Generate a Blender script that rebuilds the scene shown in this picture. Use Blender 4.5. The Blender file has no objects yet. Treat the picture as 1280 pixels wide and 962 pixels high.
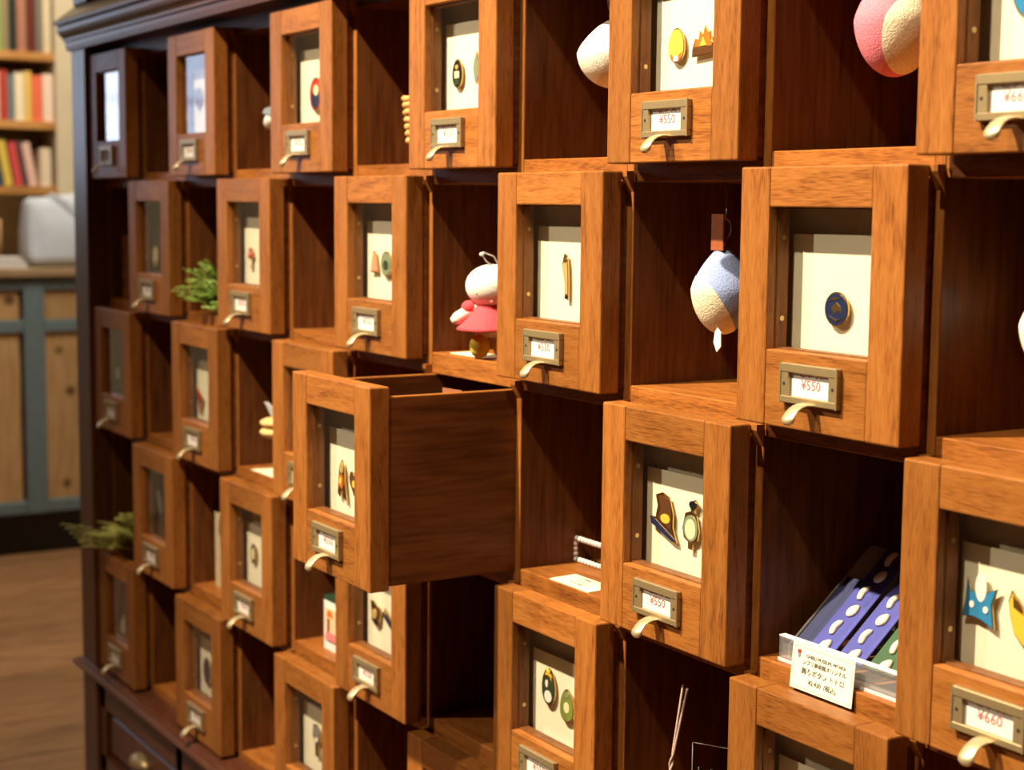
import bpy, bmesh, math, random
from mathutils import Vector, Matrix
random.seed(7)
SC = bpy.context.scene
COL = SC.collection
H = 1.39            # height of the top edge of the upper drawer row above the floor
P, Q = 0.18891, 0.21    # column and row pitch of the drawer grid
G = 0.0057          # gap between drawer fronts
NC, NR = 12, 5

# ------------------------------------------------------------------ camera
cam = bpy.data.cameras.new('camera'); co = bpy.data.objects.new('camera', cam); COL.objects.link(co)
cam.sensor_width = 36.0; cam.lens = 2029.1 / 1280 * 36
yaw, pitch, roll = 1.015279, 0.110306, 0.0095780
F = Vector((-math.sin(yaw) * math.cos(pitch), math.cos(yaw) * math.cos(pitch), -math.sin(pitch)))
R0 = Vector((math.cos(yaw), math.sin(yaw), 0)); U0 = R0.cross(F)
R = R0 * math.cos(roll) + U0 * math.sin(roll); U = -R0 * math.sin(roll) + U0 * math.cos(roll)
m = Matrix((R, U, -F)).transposed().to_4x4(); m.translation = Vector((2.7224, -0.8497, -0.2420 + H))
co.matrix_world = m
cam.clip_start = 0.05
cam.dof.use_dof = True; cam.dof.focus_distance = 1.40; cam.dof.aperture_fstop = 7.0
SC.camera = co

# ------------------------------------------------------------------ world, lights, exposure
w = bpy.data.worlds.new('world'); SC.world = w; w.use_nodes = True
w.node_tree.nodes['Background'].inputs[0].default_value = (0.75, 0.85, 1, 1)
w.node_tree.nodes['Background'].inputs[1].default_value = 1.0
SC.view_settings.view_transform = 'Standard'; SC.view_settings.look = 'None'
SC.view_settings.exposure = 0.0; SC.view_settings.gamma = 1.0
SC.view_settings.use_curve_mapping = False

def aim(o, t):
    o.rotation_euler = (Vector(t) - o.location).to_track_quat('-Z', 'Y').to_euler()
def spot(name, loc, to, power, col, size, blend, rad):
    l = bpy.data.lights.new(name, 'SPOT'); l.energy = power; l.color = col
    l.spot_size = math.radians(size); l.spot_blend = blend; l.shadow_soft_size = rad
    o = bpy.data.objects.new(name, l); o.location = loc; COL.objects.link(o); aim(o, to); return o
def area(name, loc, to, power, col, sx, sy):
    l = bpy.data.lights.new(name, 'AREA'); l.energy = power; l.color = col; l.shape = 'RECTANGLE'; l.size = sx; l.size_y = sy
    o = bpy.data.objects.new(name, l); o.location = loc; COL.objects.link(o); aim(o, to); return o
spot('ceiling_spot', (1.18, -1.45, 3.08), (1.50, 0.0, 1.08), 790, (1.0, 0.84, 0.57), 68, 1.0, 0.025)
spot('ceiling_spot', (2.05, -1.45, 3.08), (1.80, 0.0, 1.05), 185, (1.0, 0.84, 0.57), 62, 1.0, 0.03)
area('window_daylight', (-2.96, -0.815, 1.58), (0.0, -0.815, 1.54), 4.2, (0.72, 0.80, 1.0), 0.44, 0.68)
area('window_daylight', (-2.96, -1.35, 1.58), (0.0, -1.35, 1.54), 1.7, (0.60, 0.70, 1.0), 0.38, 0.68)
area('ceiling_panel', (-1.7, 0.45, 3.15), (-2.3, 0.6, 0.0), 95, (1.0, 0.89, 0.71), 0.9, 0.9)  # added fill lamp, no known source; brightens the bookcase and counter
spot('ceiling_spot', (-0.20, -2.40, 2.75), (1.55, 0.0, 1.05), 230, (1.0, 0.84, 0.60), 46, 1.0, 0.05)

# ------------------------------------------------------------------ materials
def lin(r, g, b):
    f = lambda c: (c / 255 / 12.92) if c / 255 <= 0.04045 else ((c / 255 + 0.055) / 1.055) ** 2.4
    return (f(r), f(g), f(b), 1)
MATS = {}
def base(name):
    mt = bpy.data.materials.new(name); mt.use_nodes = True
    nt = mt.node_tree; return mt, nt, nt.nodes['Principled BSDF']
def plain(name, col, rough=0.5, metal=0.0, var=0.08, scale=60, bump=0.0, **kw):
    if name in MATS: return MATS[name]
    mt, nt, b = base(name); N = nt.nodes; L = nt.links
    tc = N.new('ShaderNodeTexCoord'); nz = N.new('ShaderNodeTexNoise'); nz.inputs['Scale'].default_value = scale; nz.inputs['Detail'].default_value = 3
    L.new(tc.outputs['Object'], nz.inputs['Vector'])
    rp = N.new('ShaderNodeValToRGB')
    a = tuple(max(0, c * (1 - var)) for c in col[:3]) + (1,); c2 = tuple(min(1, c * (1 + var)) for c in col[:3]) + (1,)
    rp.color_ramp.elements[0].color = a; rp.color_ramp.elements[1].color = c2
    rp.color_ramp.elements[0].position = 0.3; rp.color_ramp.elements[1].position = 0.7
    L.new(nz.outputs['Fac'], rp.inputs['Fac']); L.new(rp.outputs['Color'], b.inputs['Base Color'])
    b.inputs['Roughness'].default_value = rough; b.inputs['Metallic'].default_value = metal
    for k, v in kw.items(): b.inputs[k].default_value = v
    if bump:
        bp = N.new('ShaderNodeBump'); bp.inputs['Strength'].default_value = bump; bp.inputs['Distance'].default_value = 0.001
        L.new(nz.outputs['Fac'], bp.inputs['Height']); L.new(bp.outputs['Normal'], b.inputs['Normal'])
    MATS[name] = mt; return mt
def wood(name, dark, mid, light, axis, rough=0.42, ring=14, pores=850, bump=0.35, spec=0.22, knots=False):
    key = name + axis
    if key in MATS: return MATS[key]
    mt, nt, b = base(key); N = nt.nodes; L = nt.links
    tc = N.new('ShaderNodeTexCoord'); oi = N.new('ShaderNodeObjectInfo')
    mu = N.new('ShaderNodeMath'); mu.operation = 'MULTIPLY'; mu.inputs[1].default_value = 7.3; L.new(oi.outputs['Random'], mu.inputs[0])
    ad = N.new('ShaderNodeVectorMath'); ad.operation = 'ADD'; L.new(tc.outputs['Object'], ad.inputs[0]); L.new(mu.outputs[0], ad.inputs[1])
    ix = 'xyz'.index(axis)
    def noise(cross, along, detail, dist=0.0):
        mp = N.new('ShaderNodeMapping'); s = [cross] * 3; s[ix] = along
        mp.inputs['Scale'].default_value = s; L.new(ad.outputs[0], mp.inputs['Vector'])
        nz = N.new('ShaderNodeTexNoise'); nz.inputs['Scale'].default_value = 1; nz.inputs['Detail'].default_value = detail
        nz.inputs['Distortion'].default_value = dist; L.new(mp.outputs[0], nz.inputs['Vector']); return nz.outputs['Fac']
    n1 = noise(ring, ring * 0.16, 2, 0.3); n2 = noise(pores, pores * 0.09, 2); n3 = noise(150, 12, 3)
    r1 = N.new('ShaderNodeMath'); r1.operation = 'MULTIPLY'; r1.inputs[1].default_value = 9; L.new(n1, r1.inputs[0])
    fr = N.new('ShaderNodeMath'); fr.operation = 'PINGPONG'; fr.inputs[1].default_value = 0.5; L.new(r1.outputs[0], fr.inputs[0])
    def madd(a, k, c=None):
        x = N.new('ShaderNodeMath'); x.operation = 'MULTIPLY_ADD'; x.inputs[1].default_value = k; L.new(a, x.inputs[0])
        if c is None: x.inputs[2].default_value = 0
        else: L.new(c, x.inputs[2])
        return x.outputs[0]
    s = madd(fr.outputs[0], 0.24); s = madd(n2, 0.62, s); s = madd(n3, 0.36, s)
    rp = N.new('ShaderNodeValToRGB'); e = rp.color_ramp.elements
    e[0].position = 0.34; e[0].color = dark; e[1].position = 0.76; e[1].color = light
    k = e.new(0.52); k.color = mid
    L.new(s, rp.inputs['Fac']); out = rp.outputs['Color']
    hv = N.new('ShaderNodeHueSaturation'); mr = N.new('ShaderNodeMapRange')
    mr.inputs[3].default_value = 0.80; mr.inputs[4].default_value = 1.12
    L.new(oi.outputs['Random'], mr.inputs[0]); L.new(mr.outputs[0], hv.inputs['Value']); L.new(out, hv.inputs['Color']); out = hv.outputs['Color']
    if knots:
        vo = N.new('ShaderNodeTexVoronoi'); vo.inputs['Scale'].default_value = 9; L.new(ad.outputs[0], vo.inputs['Vector'])
        kr = N.new('ShaderNodeValToRGB'); kr.color_ramp.elements[0].position = 0.10; kr.color_ramp.elements[0].color = (0.12, 0.05, 0.02, 1)
        kr.color_ramp.elements[1].position = 0.2; kr.color_ramp.elements[1].color = (1, 1, 1, 1); L.new(vo.outputs['Distance'], kr.inputs['Fac'])
        mx = N.new('ShaderNodeMix'); mx.data_type = 'RGBA'; mx.blend_type = 'MULTIPLY'; mx.inputs[0].default_value = 0.8
        L.new(out, mx.inputs[6]); L.new(kr.outputs['Color'], mx.inputs[7]); out = mx.outputs[2]
    L.new(out, b.inputs['Base Color'])
    b.inputs['Roughness'].default_value = rough; b.inputs['Specular IOR Level'].default_value = spec
    bp = N.new('ShaderNodeBump'); bp.inputs['Strength'].default_value = bump; bp.inputs['Distance'].default_value = 0.0006
    L.new(n2, bp.inputs['Height']); L.new(bp.outputs['Normal'], b.inputs['Normal'])
    MATS[key] = mt; return mt
def thin_glass(name, tint=(1, 1, 1, 1), rough=0.0, ior=1.5, haze=0.0):
    if name in MATS: return MATS[name]
    mt, nt, b = base(name); N = nt.nodes; L = nt.links; N.remove(b)
    o = N['Material Output']; tr = N.new('ShaderNodeBsdfTransparent'); tr.inputs[0].default_value = tint
    gl = N.new('ShaderNodeBsdfGlossy'); gl.inputs['Roughness'].default_value = rough
    lw = N.new('ShaderNodeLayerWeight'); lw.inputs['Blend'].default_value = 0.5
    pw = N.new('ShaderNodeMath'); pw.operation = 'POWER'; pw.inputs[1].default_value = 5.0; L.new(lw.outputs['Facing'], pw.inputs[0])
    r0 = ((ior - 1) / (ior + 1)) ** 2
    fn = N.new('ShaderNodeMath'); fn.operation = 'MULTIPLY_ADD'; fn.inputs[1].default_value = 1 - r0; fn.inputs[2].default_value = r0; L.new(pw.outputs[0], fn.inputs[0])
    mx = N.new('ShaderNodeMixShader'); L.new(fn.outputs[0], mx.inputs[0]); L.new(tr.outputs[0], mx.inputs[1]); L.new(gl.outputs[0], mx.inputs[2])
    out = mx.outputs[0]
    if haze:
        df = N.new('ShaderNodeBsdfDiffuse'); df.inputs[0].default_value = (0.9, 0.9, 0.95, 1)
        m2 = N.new('ShaderNodeMixShader'); m2.inputs[0].default_value = haze; L.new(out, m2.inputs[1]); L.new(df.outputs[0], m2.inputs[2]); out = m2.outputs[0]
    L.new(out, o.inputs[0]); MATS[name] = mt; return mt

OAK = dict(dark=(0.15, 0.044, 0.009, 1), mid=(0.29, 0.100, 0.020, 1), light=(0.375, 0.144, 0.033, 1))
BODY = dict(dark=(0.080, 0.023, 0.006, 1), mid=(0.135, 0.043, 0.012, 1), light=(0.195, 0.068, 0.020, 1))  # oak darkened to paint the shade on drawer sides and cubby interiors
DARK = dict(dark=(0.045, 0.013, 0.007, 1), mid=(0.085, 0.026, 0.013, 1), light=(0.13, 0.043, 0.020, 1))
def oak(a): return wood('oak', axis=a, **OAK)
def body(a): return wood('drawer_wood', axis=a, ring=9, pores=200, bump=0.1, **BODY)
def mahog(a): return wood('dark_wood', axis=a, rough=0.36, bump=0.1, spec=0.45, **DARK)
brass = plain('antique_brass', (0.36, 0.265, 0.14, 1), 0.40, 0.55, 0.06, 200)
brass_lip = plain('worn_brass', (0.62, 0.50, 0.30, 1), 0.36, 0.6, 0.05, 200)
screw_m = plain('screw_brass', (0.55, 0.40, 0.2, 1), 0.35, 1.0)
white_card = plain('cream_card', (0.84, 0.79, 0.60, 1), 0.7, 0, 0.02)
price_m = plain('price_paper', (0.74, 0.71, 0.70, 1), 0.7, 0, 0.02)
taupe = plain('taupe_board', (0.46, 0.385, 0.27, 1), 0.7, 0, 0.08)
brown_board = plain('dark_board', (0.07, 0.05, 0.035, 1), 0.7, 0, 0.15)
ink_red = plain('red_ink', (0.36, 0.08, 0.07, 1), 0.7)
ink_dark = plain('dark_ink', (0.10, 0.09, 0.08, 1), 0.7)
pane_m = thin_glass('window_glass')
acryl = thin_glass('clear_acrylic', (0.95, 0.96, 0.97, 1), 0.03, 1.49, 0.10)
acryl_glint = thin_glass('acrylic_edge', (0.95, 0.93, 0.92, 1), 0.2, 1.49, 0.55)  # whitish haze paints the bright highlights along the acrylic edges
plast = thin_glass('clear_film', (0.97, 0.97, 0.97, 1), 0.05, 1.22, 0.0)
seam_m = plain('film_seam', lin(120, 112, 108), 0.4)
gold = plain('gold_rim', (0.62, 0.42, 0.16, 1), 0.3, 1.0)
def enamel(n, r, g, b): return plain('enamel_' + n, lin(r, g, b), 0.25, 0, 0.06, 200)
def fabric(n, r, g, b): return plain('plush_' + n, lin(r, g, b), 0.95, 0, 0.16, 700, 0.8)

# ------------------------------------------------------------------ mesh helpers
class MB:
    def __init__(s): s.bm = bmesh.new(); s.mats = []
    def _m(s, mat):
        if mat is None: return 0
        if mat not in s.mats: s.mats.append(mat)
        return s.mats.index(mat)
    def _fin(s, n0, mat, smooth=False):
        i = s._m(mat)
        for f in s.bm.faces:
            if f.index == -1 or f.index >= n0: f.material_index = i; f.smooth = smooth
        s.bm.faces.index_update()
    def box(s, x0, x1, y0, y1, z0, z1, bev=0.0, mat=None, seg=1):
        bm = s.bm; bm.faces.index_update(); n0 = len(bm.faces)
        v = [bm.verts.new(p) for p in ((x0, y0, z0), (x1, y0, z0), (x1, y1, z0), (x0, y1, z0), (x0, y0, z1), (x1, y0, z1), (x1, y1, z1), (x0, y1, z1))]
        fs = [bm.faces.new([v[i] for i in q]) for q in ((3, 2, 1, 0), (4, 5, 6, 7), (0, 1, 5, 4), (1, 2, 6, 5), (2, 3, 7, 6), (3, 0, 4, 7))]
        i = s._m(mat)
        for f in fs: f.material_index = i
        if bev:
            es = list({e for f in fs for e in f.edges})
            r = bmesh.ops.bevel(bm, geom=es, offset=bev, segments=seg, affect='EDGES', profile=0.5)
            for f in r['faces']: f.material_index = i
        return s
    def prism(s, pts, lo, hi, axis='y', mat=None, smooth=False):
        # pts: outline (a,b); axis y: (x,z); axis x: (y,z); axis z: (x,y)
        bm = s.bm; n = len(pts)
        def mk(p, t):
            a, b = p
            return {'y': (a, t, b), 'x': (t, a, b), 'z': (a, b, t)}[axis]
        A = [bm.verts.new(mk(p, lo)) for p in pts]; B = [bm.verts.new(mk(p, hi)) for p in pts]
        i = s._m(mat); fs = [bm.faces.new(A), bm.faces.new(list(reversed(B)))]
        for k in range(n):
            f = bm.faces.new((A[k], B[k], B[(k + 1) % n], A[(k + 1) % n])); f.smooth = smooth; fs.append(f)
        for f in fs: f.material_index = i
        bmesh.ops.recalc_face_normals(bm, faces=fs); return s
    def tube(s, path, r, n=8, mat=None, flat=None, cap=True):
        bm = s.bm; i = s._m(mat); P3 = [Vector(p) for p in path]; rings = []; rr = r if isinstance(r, (list, tuple)) else [r] * len(P3)
        ref = Vector((0.13, 0.3, 0.94))
        prev = None
        for k, p in enumerate(P3):
            t = (P3[min(k + 1, len(P3) - 1)] - P3[max(k - 1, 0)]).normalized()
            a = t.cross(ref) if prev is None else prev - t * prev.dot(t)
            if a.length < 1e-6: a = t.cross(Vector((1, 0, 0)))
            a.normalize(); prev = a; b = t.cross(a)
            rings.append([bm.verts.new(p + (a * math.cos(2 * math.pi * j / n) + b * math.sin(2 * math.pi * j / n)) * rr[k]) for j in range(n)])
        fs = []
        for A, B in zip(rings, rings[1:]):
            for j in range(n): fs.append(bm.faces.new((A[j], A[(j + 1) % n], B[(j + 1) % n], B[j])))
        for f in fs: f.smooth = True
        if cap: fs += [bm.faces.new(list(reversed(rings[0]))), bm.faces.new(rings[-1])]
        for f in fs: f.material_index = i
        return s
    def ball(s, c, r, mat=None, u=16, v=10, fn=None, rot=None):
        bm = s.bm; i = s._m(mat); r = r if isinstance(r, (tuple, list)) else (r, r, r); grid = []; c = Vector(c)
        def tr(d):
            q = Vector((d.x * r[0], d.y * r[1], d.z * r[2]))
            if fn: q = fn(q, d)
            if rot: q = rot @ q
            return bm.verts.new(c + q)
        top = tr(Vector((0, 0, 1))); bot = tr(Vector((0, 0, -1)))
        for k in range(1, v):
            ph = math.pi * k / v
            grid.append([tr(Vector((math.sin(ph) * math.cos(2 * math.pi * j / u), math.sin(ph) * math.sin(2 * math.pi * j / u), math.cos(ph)))) for j in range(u)])
        fs = []
        for j in range(u):
            fs.append(bm.faces.new((top, grid[0][j], grid[0][(j + 1) % u]))); fs.append(bm.faces.new((bot, grid[-1][(j + 1) % u], grid[-1][j])))
        for A, B in zip(grid, grid[1:]):
            for j in range(u): fs.append(bm.faces.new((A[j], B[j], B[(j + 1) % u], A[(j + 1) % u])))
        for f in fs: f.smooth = True; f.material_index = i
        return s
    def lathe(s, prof, c=(0, 0, 0), n=20, mat=None):
        bm = s.bm; i = s._m(mat); c = Vector(c)
        rings = [[bm.verts.new(c + Vector((r * math.cos(2 * math.pi * j / n), r * math.sin(2 * math.pi * j / n), z))) for j in range(n)] for r, z in prof]
        fs = []
        for A, B in zip(rings, rings[1:]):
            for j in range(n):
                f = bm.faces.new((A[j], A[(j + 1) % n], B[(j + 1) % n], B[j])); f.smooth = True; fs.append(f)
        fs += [bm.faces.new(list(reversed(rings[0]))), bm.faces.new(rings[-1])]
        for f in fs: f.material_index = i
        return s
    def quad(s, a, b, c, d, mat=None):
        f = s.bm.faces.new([s.bm.verts.new(p) for p in (a, b, c, d)]); f.material_index = s._m(mat); return s
    def mesh(s, name):
        me = bpy.data.meshes.new(name); bmesh.ops.recalc_face_normals(s.bm, faces=s.bm.faces[:]) if False else None
        s.bm.to_mesh(me); s.bm.free()
        for mt in s.mats: me.materials.append(mt)
        return me
    def build(s, name, parent=None, loc=(0, 0, 0), mat=None):
        if mat is not None and not s.mats: s.mats.append(mat)
        return put(name, s.mesh(name), parent, loc)
def put(name, me, parent=None, loc=(0, 0, 0), rot=None):
    o = bpy.data.objects.new(name, me); COL.objects.link(o); o.location = loc
    if rot: o.rotation_euler = rot
    if parent is not None: o.parent = parent
    return o
def empty(name, loc=(0, 0, 0)):
    o = bpy.data.objects.new(name, None); COL.objects.link(o); o.location = loc; o.empty_display_size = 0.02; return o
def tag(o, label=None, cat=None, group=None, kind=None):
    for k, v in (('label', label), ('category', cat), ('group', group), ('kind', kind)):
        if v: o[k] = v
    return o
TXT = {}
def text_mesh(body_, size, mat, key=None, align='CENTER'):
    k = key or (body_, size, mat.name)
    if k in TXT: return TXT[k]
    cu = bpy.data.curves.new('lettering', 'FONT'); cu.body = body_; cu.size = size; cu.align_x = align; cu.align_y = 'CENTER'; cu.extrude = 0.00008
    cu.resolution_u = 2; cu.materials.append(mat)
    o = bpy.data.objects.new('lettering', cu); COL.objects.link(o); bpy.context.view_layer.update()
    me = bpy.data.meshes.new_from_object(o.evaluated_get(bpy.context.evaluated_depsgraph_get()))
    bpy.data.objects.remove(o); TXT[k] = me
    if not me.materials: me.materials.append(mat)
    return me
UP = (math.pi / 2, 0, 0)      # text laid upright, facing -y

# ------------------------------------------------------------------ the room
XW = -3.0
def struct(name, mb, mat=None): return tag(mb.build(name, mat=mat), kind='structure')
wall_m = plain('beige_plaster', lin(212, 200, 172), 0.85, 0, 0.03, 8)
floor_m = wood('floor_wood', axis='y', dark=(0.13, 0.060, 0.025, 1), mid=(0.25, 0.125, 0.055, 1), light=(0.34, 0.18, 0.085, 1), rough=0.4, ring=6, pores=120, bump=0.1)
fl = struct('floor', MB().box(XW - 0.1, 4.6, -3.7, 2.9, -0.05, -0.012), floor_m)
pm = MB().box(0, 0.118, -2.2, 2.2, -0.012, 0.0, 0.0015); pm.mats.append(floor_m); pm = pm.mesh('floor_plank')
for i in range(38):
    put('floor_plank', pm, fl, (XW + 0.02 + i * 0.12, 0.4 + 0.3 * ((i * 7) % 5 - 2) * 0.0, 0))
struct('ceiling', MB().box(XW - 0.1, 4.6, -3.7, 2.9, 3.2, 3.25), plain('ceiling_paint', lin(225, 215, 195), 0.9))
wl = MB()   # left wall with a window opening
wl.box(XW - 0.1, XW, -3.6, -1.58, 0, 3.2).box(XW - 0.1, XW, -1.12, -1.08, 1.2, 1.96).box(XW - 0.1, XW, -0.55, 2.8, 0, 3.2).box(XW - 0.1, XW, -1.58, -0.55, 0, 1.2).box(XW - 0.1, XW, -1.58, -0.55, 1.96, 3.2)
struct('wall_left', wl, wall_m)
struct('wall_back', MB().box(XW - 0.1, 4.6, 2.7, 2.8, 0, 3.2), wall_m)
shop_m = plain('brown_panelling', lin(112, 84, 60), 0.7, 0, 0.08, 6)  # unseen walls made darker to cut light bounced onto drawer sides
struct('wall_front', MB().box(XW - 0.1, 4.6, -3.7, -3.6, 0, 3.2), shop_m)
struct('wall_right', MB().box(4.5, 4.6, -3.6, 2.7, 0, 3.2), shop_m)
wf = MB(); wm = plain('window_paint', lin(70, 62, 55), 0.5)
for a in ((-1.08, -1.04, 1.2, 1.96), (-0.59, -0.55, 1.2, 1.96), (-1.04, -0.59, 1.2, 1.24), (-1.04, -0.59, 1.92, 1.96), (-1.04, -0.59, 1.50, 1.525)):
    wf.box(XW - 0.04, XW + 0.01, *a)
struct('window_1', wf, wm)
wf = MB()
for a in ((-1.58, -1.54, 1.2, 1.96), (-1.16, -1.12, 1.2, 1.96), (-1.54, -1.16, 1.2, 1.24), (-1.54, -1.16, 1.92, 1.96), (-1.54, -1.16, 1.50, 1.525)):
    wf.box(XW - 0.04, XW + 0.01, *a)
struct('window_2', wf, wm)

# ------------------------------------------------------------------ the drawer cabinet
cab = empty('drawer_cabinet', (0, 0, 0))
tag(cab, 'large oak cabinet with a checkerboard of glazed drawers and open cubbies', 'cabinet')
DEP = 0.275     # back of the cubbies
XE = NC * P
Z = lambda r: H + r
# carcass
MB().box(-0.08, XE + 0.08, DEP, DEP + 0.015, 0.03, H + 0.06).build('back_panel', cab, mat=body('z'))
for x0 in (-0.08, XE + 0.003):
    MB().box(x0, x0 + 0.077, -0.0065, 0.06, 0.03, H + 0.02, 0.003).build('corner_post', cab, mat=mahog('z'))
for x0 in (-0.078, XE + 0.06):
    MB().box(x0, x0 + 0.018, 0.06, DEP, 0.03, H + 0.02).build('side_panel', cab, mat=mahog('z'))
MB().box(-0.003, XE + 0.003, 0.03, DEP, Z(-0.010), Z(0.045)).build('header_board', cab, mat=body('x'))
# vertical dividers, one length per cell row, with the slanted nib under each shelf
dv = MB(); yb = DEP
prof = [(0.0222, Q - 0.0003), (0.0222, Q - 0.005), (0.030, Q - 0.0190), (0.030, 0.0), (yb, 0.0), (yb, Q - 0.0003)]
dv.prism(prof, -0.0085, 0.0010, 'x'); dv.mats.append(oak('z')); dvm = dv.mesh('divider')
# thin sheet added on each cubby side, darkened to paint the shade inside
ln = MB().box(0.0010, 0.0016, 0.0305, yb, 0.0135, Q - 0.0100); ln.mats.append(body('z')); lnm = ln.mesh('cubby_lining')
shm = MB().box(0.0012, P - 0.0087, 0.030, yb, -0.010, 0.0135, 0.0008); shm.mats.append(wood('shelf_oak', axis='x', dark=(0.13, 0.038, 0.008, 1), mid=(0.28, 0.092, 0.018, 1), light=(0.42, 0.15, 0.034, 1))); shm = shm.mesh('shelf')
for j in range(NR):
    zb = H - (j + 1) * Q
    for i in range(NC + 1):
        put('divider', dvm, cab, (i * P, 0, zb))
    for i in range(NC):
        put('shelf', shm, cab, (i * P, 0, zb))
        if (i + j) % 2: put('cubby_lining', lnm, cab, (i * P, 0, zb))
# cornice
cz = H
pf = [(0.03, 0.012), (-0.0115, 0.012), (-0.0135, 0.020), (-0.0135, 0.026), (-0.0165, 0.028), (-0.0165, 0.032), (-0.019, 0.036), (-0.0225, 0.040), (-0.0245, 0.045), (-0.0245, 0.0515), (-0.022, 0.0535), (-0.0275, 0.056), (-0.0285, 0.060), (-0.0265, 0.0635), (0.004, 0.090), (0.03, 0.090)]
def mould(name, pf, x0, x1, z):
    mb = MB(); bm = mb.bm; rows = []
    for (y, zz) in pf:      # mitred left return: overhang equals the front overhang
        o = max(0.0, -0.0065 - y)
        rows.append((bm.verts.new((x0 - o, max(y, -0.1), z + zz)), bm.verts.new((x1 + o, y, z + zz)), bm.verts.new((x0 - o, 0.27, z + zz)), bm.verts.new((x1 + o, 0.27, z + zz))))
    for a, b in zip(rows, rows[1:]):
        bm.faces.new((a[0], a[1], b[1], b[0])); bm.faces.new((a[2], a[0], b[0], b[2])); bm.faces.new((a[1], a[3], b[3], b[1]))
    t = rows[-1]; b = rows[0]
    bm.faces.new((t[0], t[1], t[3], t[2])); bm.faces.new((b[2], b[3], b[1], b[0]))
    bmesh.ops.recalc_face_normals(bm, faces=bm.faces[:])
    return mb.build(name, cab, mat=mahog('x'))
mould('cornice', pf, -0.08, XE + 0.08, cz)
# base moulding and ledge
bf = [(0.04, -1.072), (-0.0085, -1.072), (-0.0100, -1.066), (-0.0175, -1.0645), (-0.0205, -1.0605), (-0.0205, -1.0575), (-0.0185, -1.0545), (-0.0145, -1.0530), (-0.0135, -1.0500), (-0.0065, -1.0485), (0.04, -1.0485)]
mould('base_moulding', bf, -0.08, XE + 0.08, H)
# lower cabinet
fr = MB(); zl = lambda r: H + r
fr.box(-0.003, XE + 0.003, 0.0, 0.03, zl(-1.118), zl(-1.072)).box(-0.003, XE + 0.003, 0.0, 0.03, zl(-1.232), zl(-1.205)).box(-0.003, XE + 0.003, 0.0, 0.03, zl(-1.345), zl(-1.318))
LW = 2 * P
for k in range(7):
    fr.box(k * LW - 0.003 - (0 if k else 0), k * LW + 0.024, 0.0, 0.03, zl(-1.345), zl(-1.072)) if k < 6 else None
fr.box(XE - 0.02, XE + 0.003, 0.0, 0.03, zl(-1.345), zl(-1.072))
fr.build('lower_frame', cab, mat=mahog('x'))
MB().box(-0.075, XE + 0.075, 0.004, DEP, 0.0, zl(-1.345)).build('plinth', cab, mat=mahog('x'))
ld = MB().box(0.0245, LW - 0.0035, 0.013, 0.028, -1.2045 + H, -1.1185 + H, 0.002).box(0.034, LW - 0.013, 0.006, 0.014, -1.195 + H, -1.128 + H, 0.003); ld.mats.append(mahog('x')); ldm = ld.mesh('lower_drawer')
cp = MB()
def cupfn(q, d): return Vector((q.x, min(q.y, 0.0), q.z if d.z > -0.2 else q.z * 0.3))
cp.ball((LW / 2 + 0.0105, 0.006, H - 1.163), (0.036, 0.021, 0.017), fn=cupfn); cp.mats.append(brass); cpm = cp.mesh('cup_pull')
for k in range(6):
    for dz in (0, -0.1135):
        d = put('lower_drawer', ldm, cab, (k * LW, 0, dz)); put('cup_pull', cpm, d)
# upper hutch above the cornice (only its foot is in view)
ht = MB(); ht.box(-0.078, -0.004, -0.002, 0.05, Z(0.088), Z(0.62), 0.002).box(XE + 0.004, XE + 0.078, -0.002, 0.05, Z(0.088), Z(0.62), 0.002).box(-0.078, -0.06, 0.05, DEP, Z(0.088), Z(0.62)).box(-0.078, XE + 0.078, DEP, DEP + 0.015, Z(0.06), Z(0.62)).box(-0.078, XE + 0.078, -0.002, DEP, Z(0.62), Z(0.66))
ht.build('upper_case', cab, mat=mahog('z'))
for k in range(6):
    x0 = 0.0 + k * LW + (0 if k else 0)
    f = MB(); f.box(x0, x0 + 0.045, 0.008, 0.028, Z(0.090), Z(0.62), 0.002).box(x0 + LW - 0.045, x0 + LW - 0.001, 0.008, 0.028, Z(0.090), Z(0.62), 0.002).box(x0 + 0.045, x0 + LW - 0.045, 0.008, 0.028, Z(0.090), Z(0.10), 0.001).box(x0 + 0.045, x0 + LW - 0.045, 0.008, 0.028, Z(0.58), Z(0.62), 0.002)
    d = f.build('upper_door', cab, mat=mahog('z'))
    MB().box(x0 + 0.045, x0 + LW - 0.045, 0.017, 0.019, Z(0.10), Z(0.58)).build('door_pane', d, mat=pane_m)

# ---- drawers: meshes built once, in drawer coordinates (origin = top left front corner of the cell)
FW, FH, FT = P - G, Q - G, 0.022
SW, RT, RB = 0.035, 0.0315, 0.0607
def one(mb, mat): mb.mats.append(mat); return mb.mesh('m')
M_stl = one(MB().box(0, SW, 0, FT, -FH, 0, 0.0016, seg=2), oak('z'))
M_str = one(MB().box(FW - SW, FW, 0, FT, -FH, 0, 0.0016, seg=2), oak('z'))
M_rt = one(MB().box(SW, FW - SW, 0.0004, FT, -RT, -0.0002, 0.0012, seg=2), oak('x'))
M_rb = one(MB().box(SW, FW - SW, 0.0004, FT, -FH + 0.0002, -FH + RB, 0.0012, seg=2), oak('x'))
bx = MB(); b0, b1, t0 = 0.0025, FW - 0.0025, -0.0105
bx.box(b0, b0 + 0.007, FT, 0.235, -FH + 0.004, t0, 0.0008).box(b1 - 0.007, b1, FT, 0.235, -FH + 0.004, t0, 0.0008).box(b0 + 0.007, b1 - 0.007, 0.226, 0.234, -FH + 0.004, t0 - 0.006).box(b0 + 0.007, b1 - 0.007, FT, 0.226, -FH + 0.010, -FH + 0.015)
bx.mats.append(body('y'))
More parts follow.
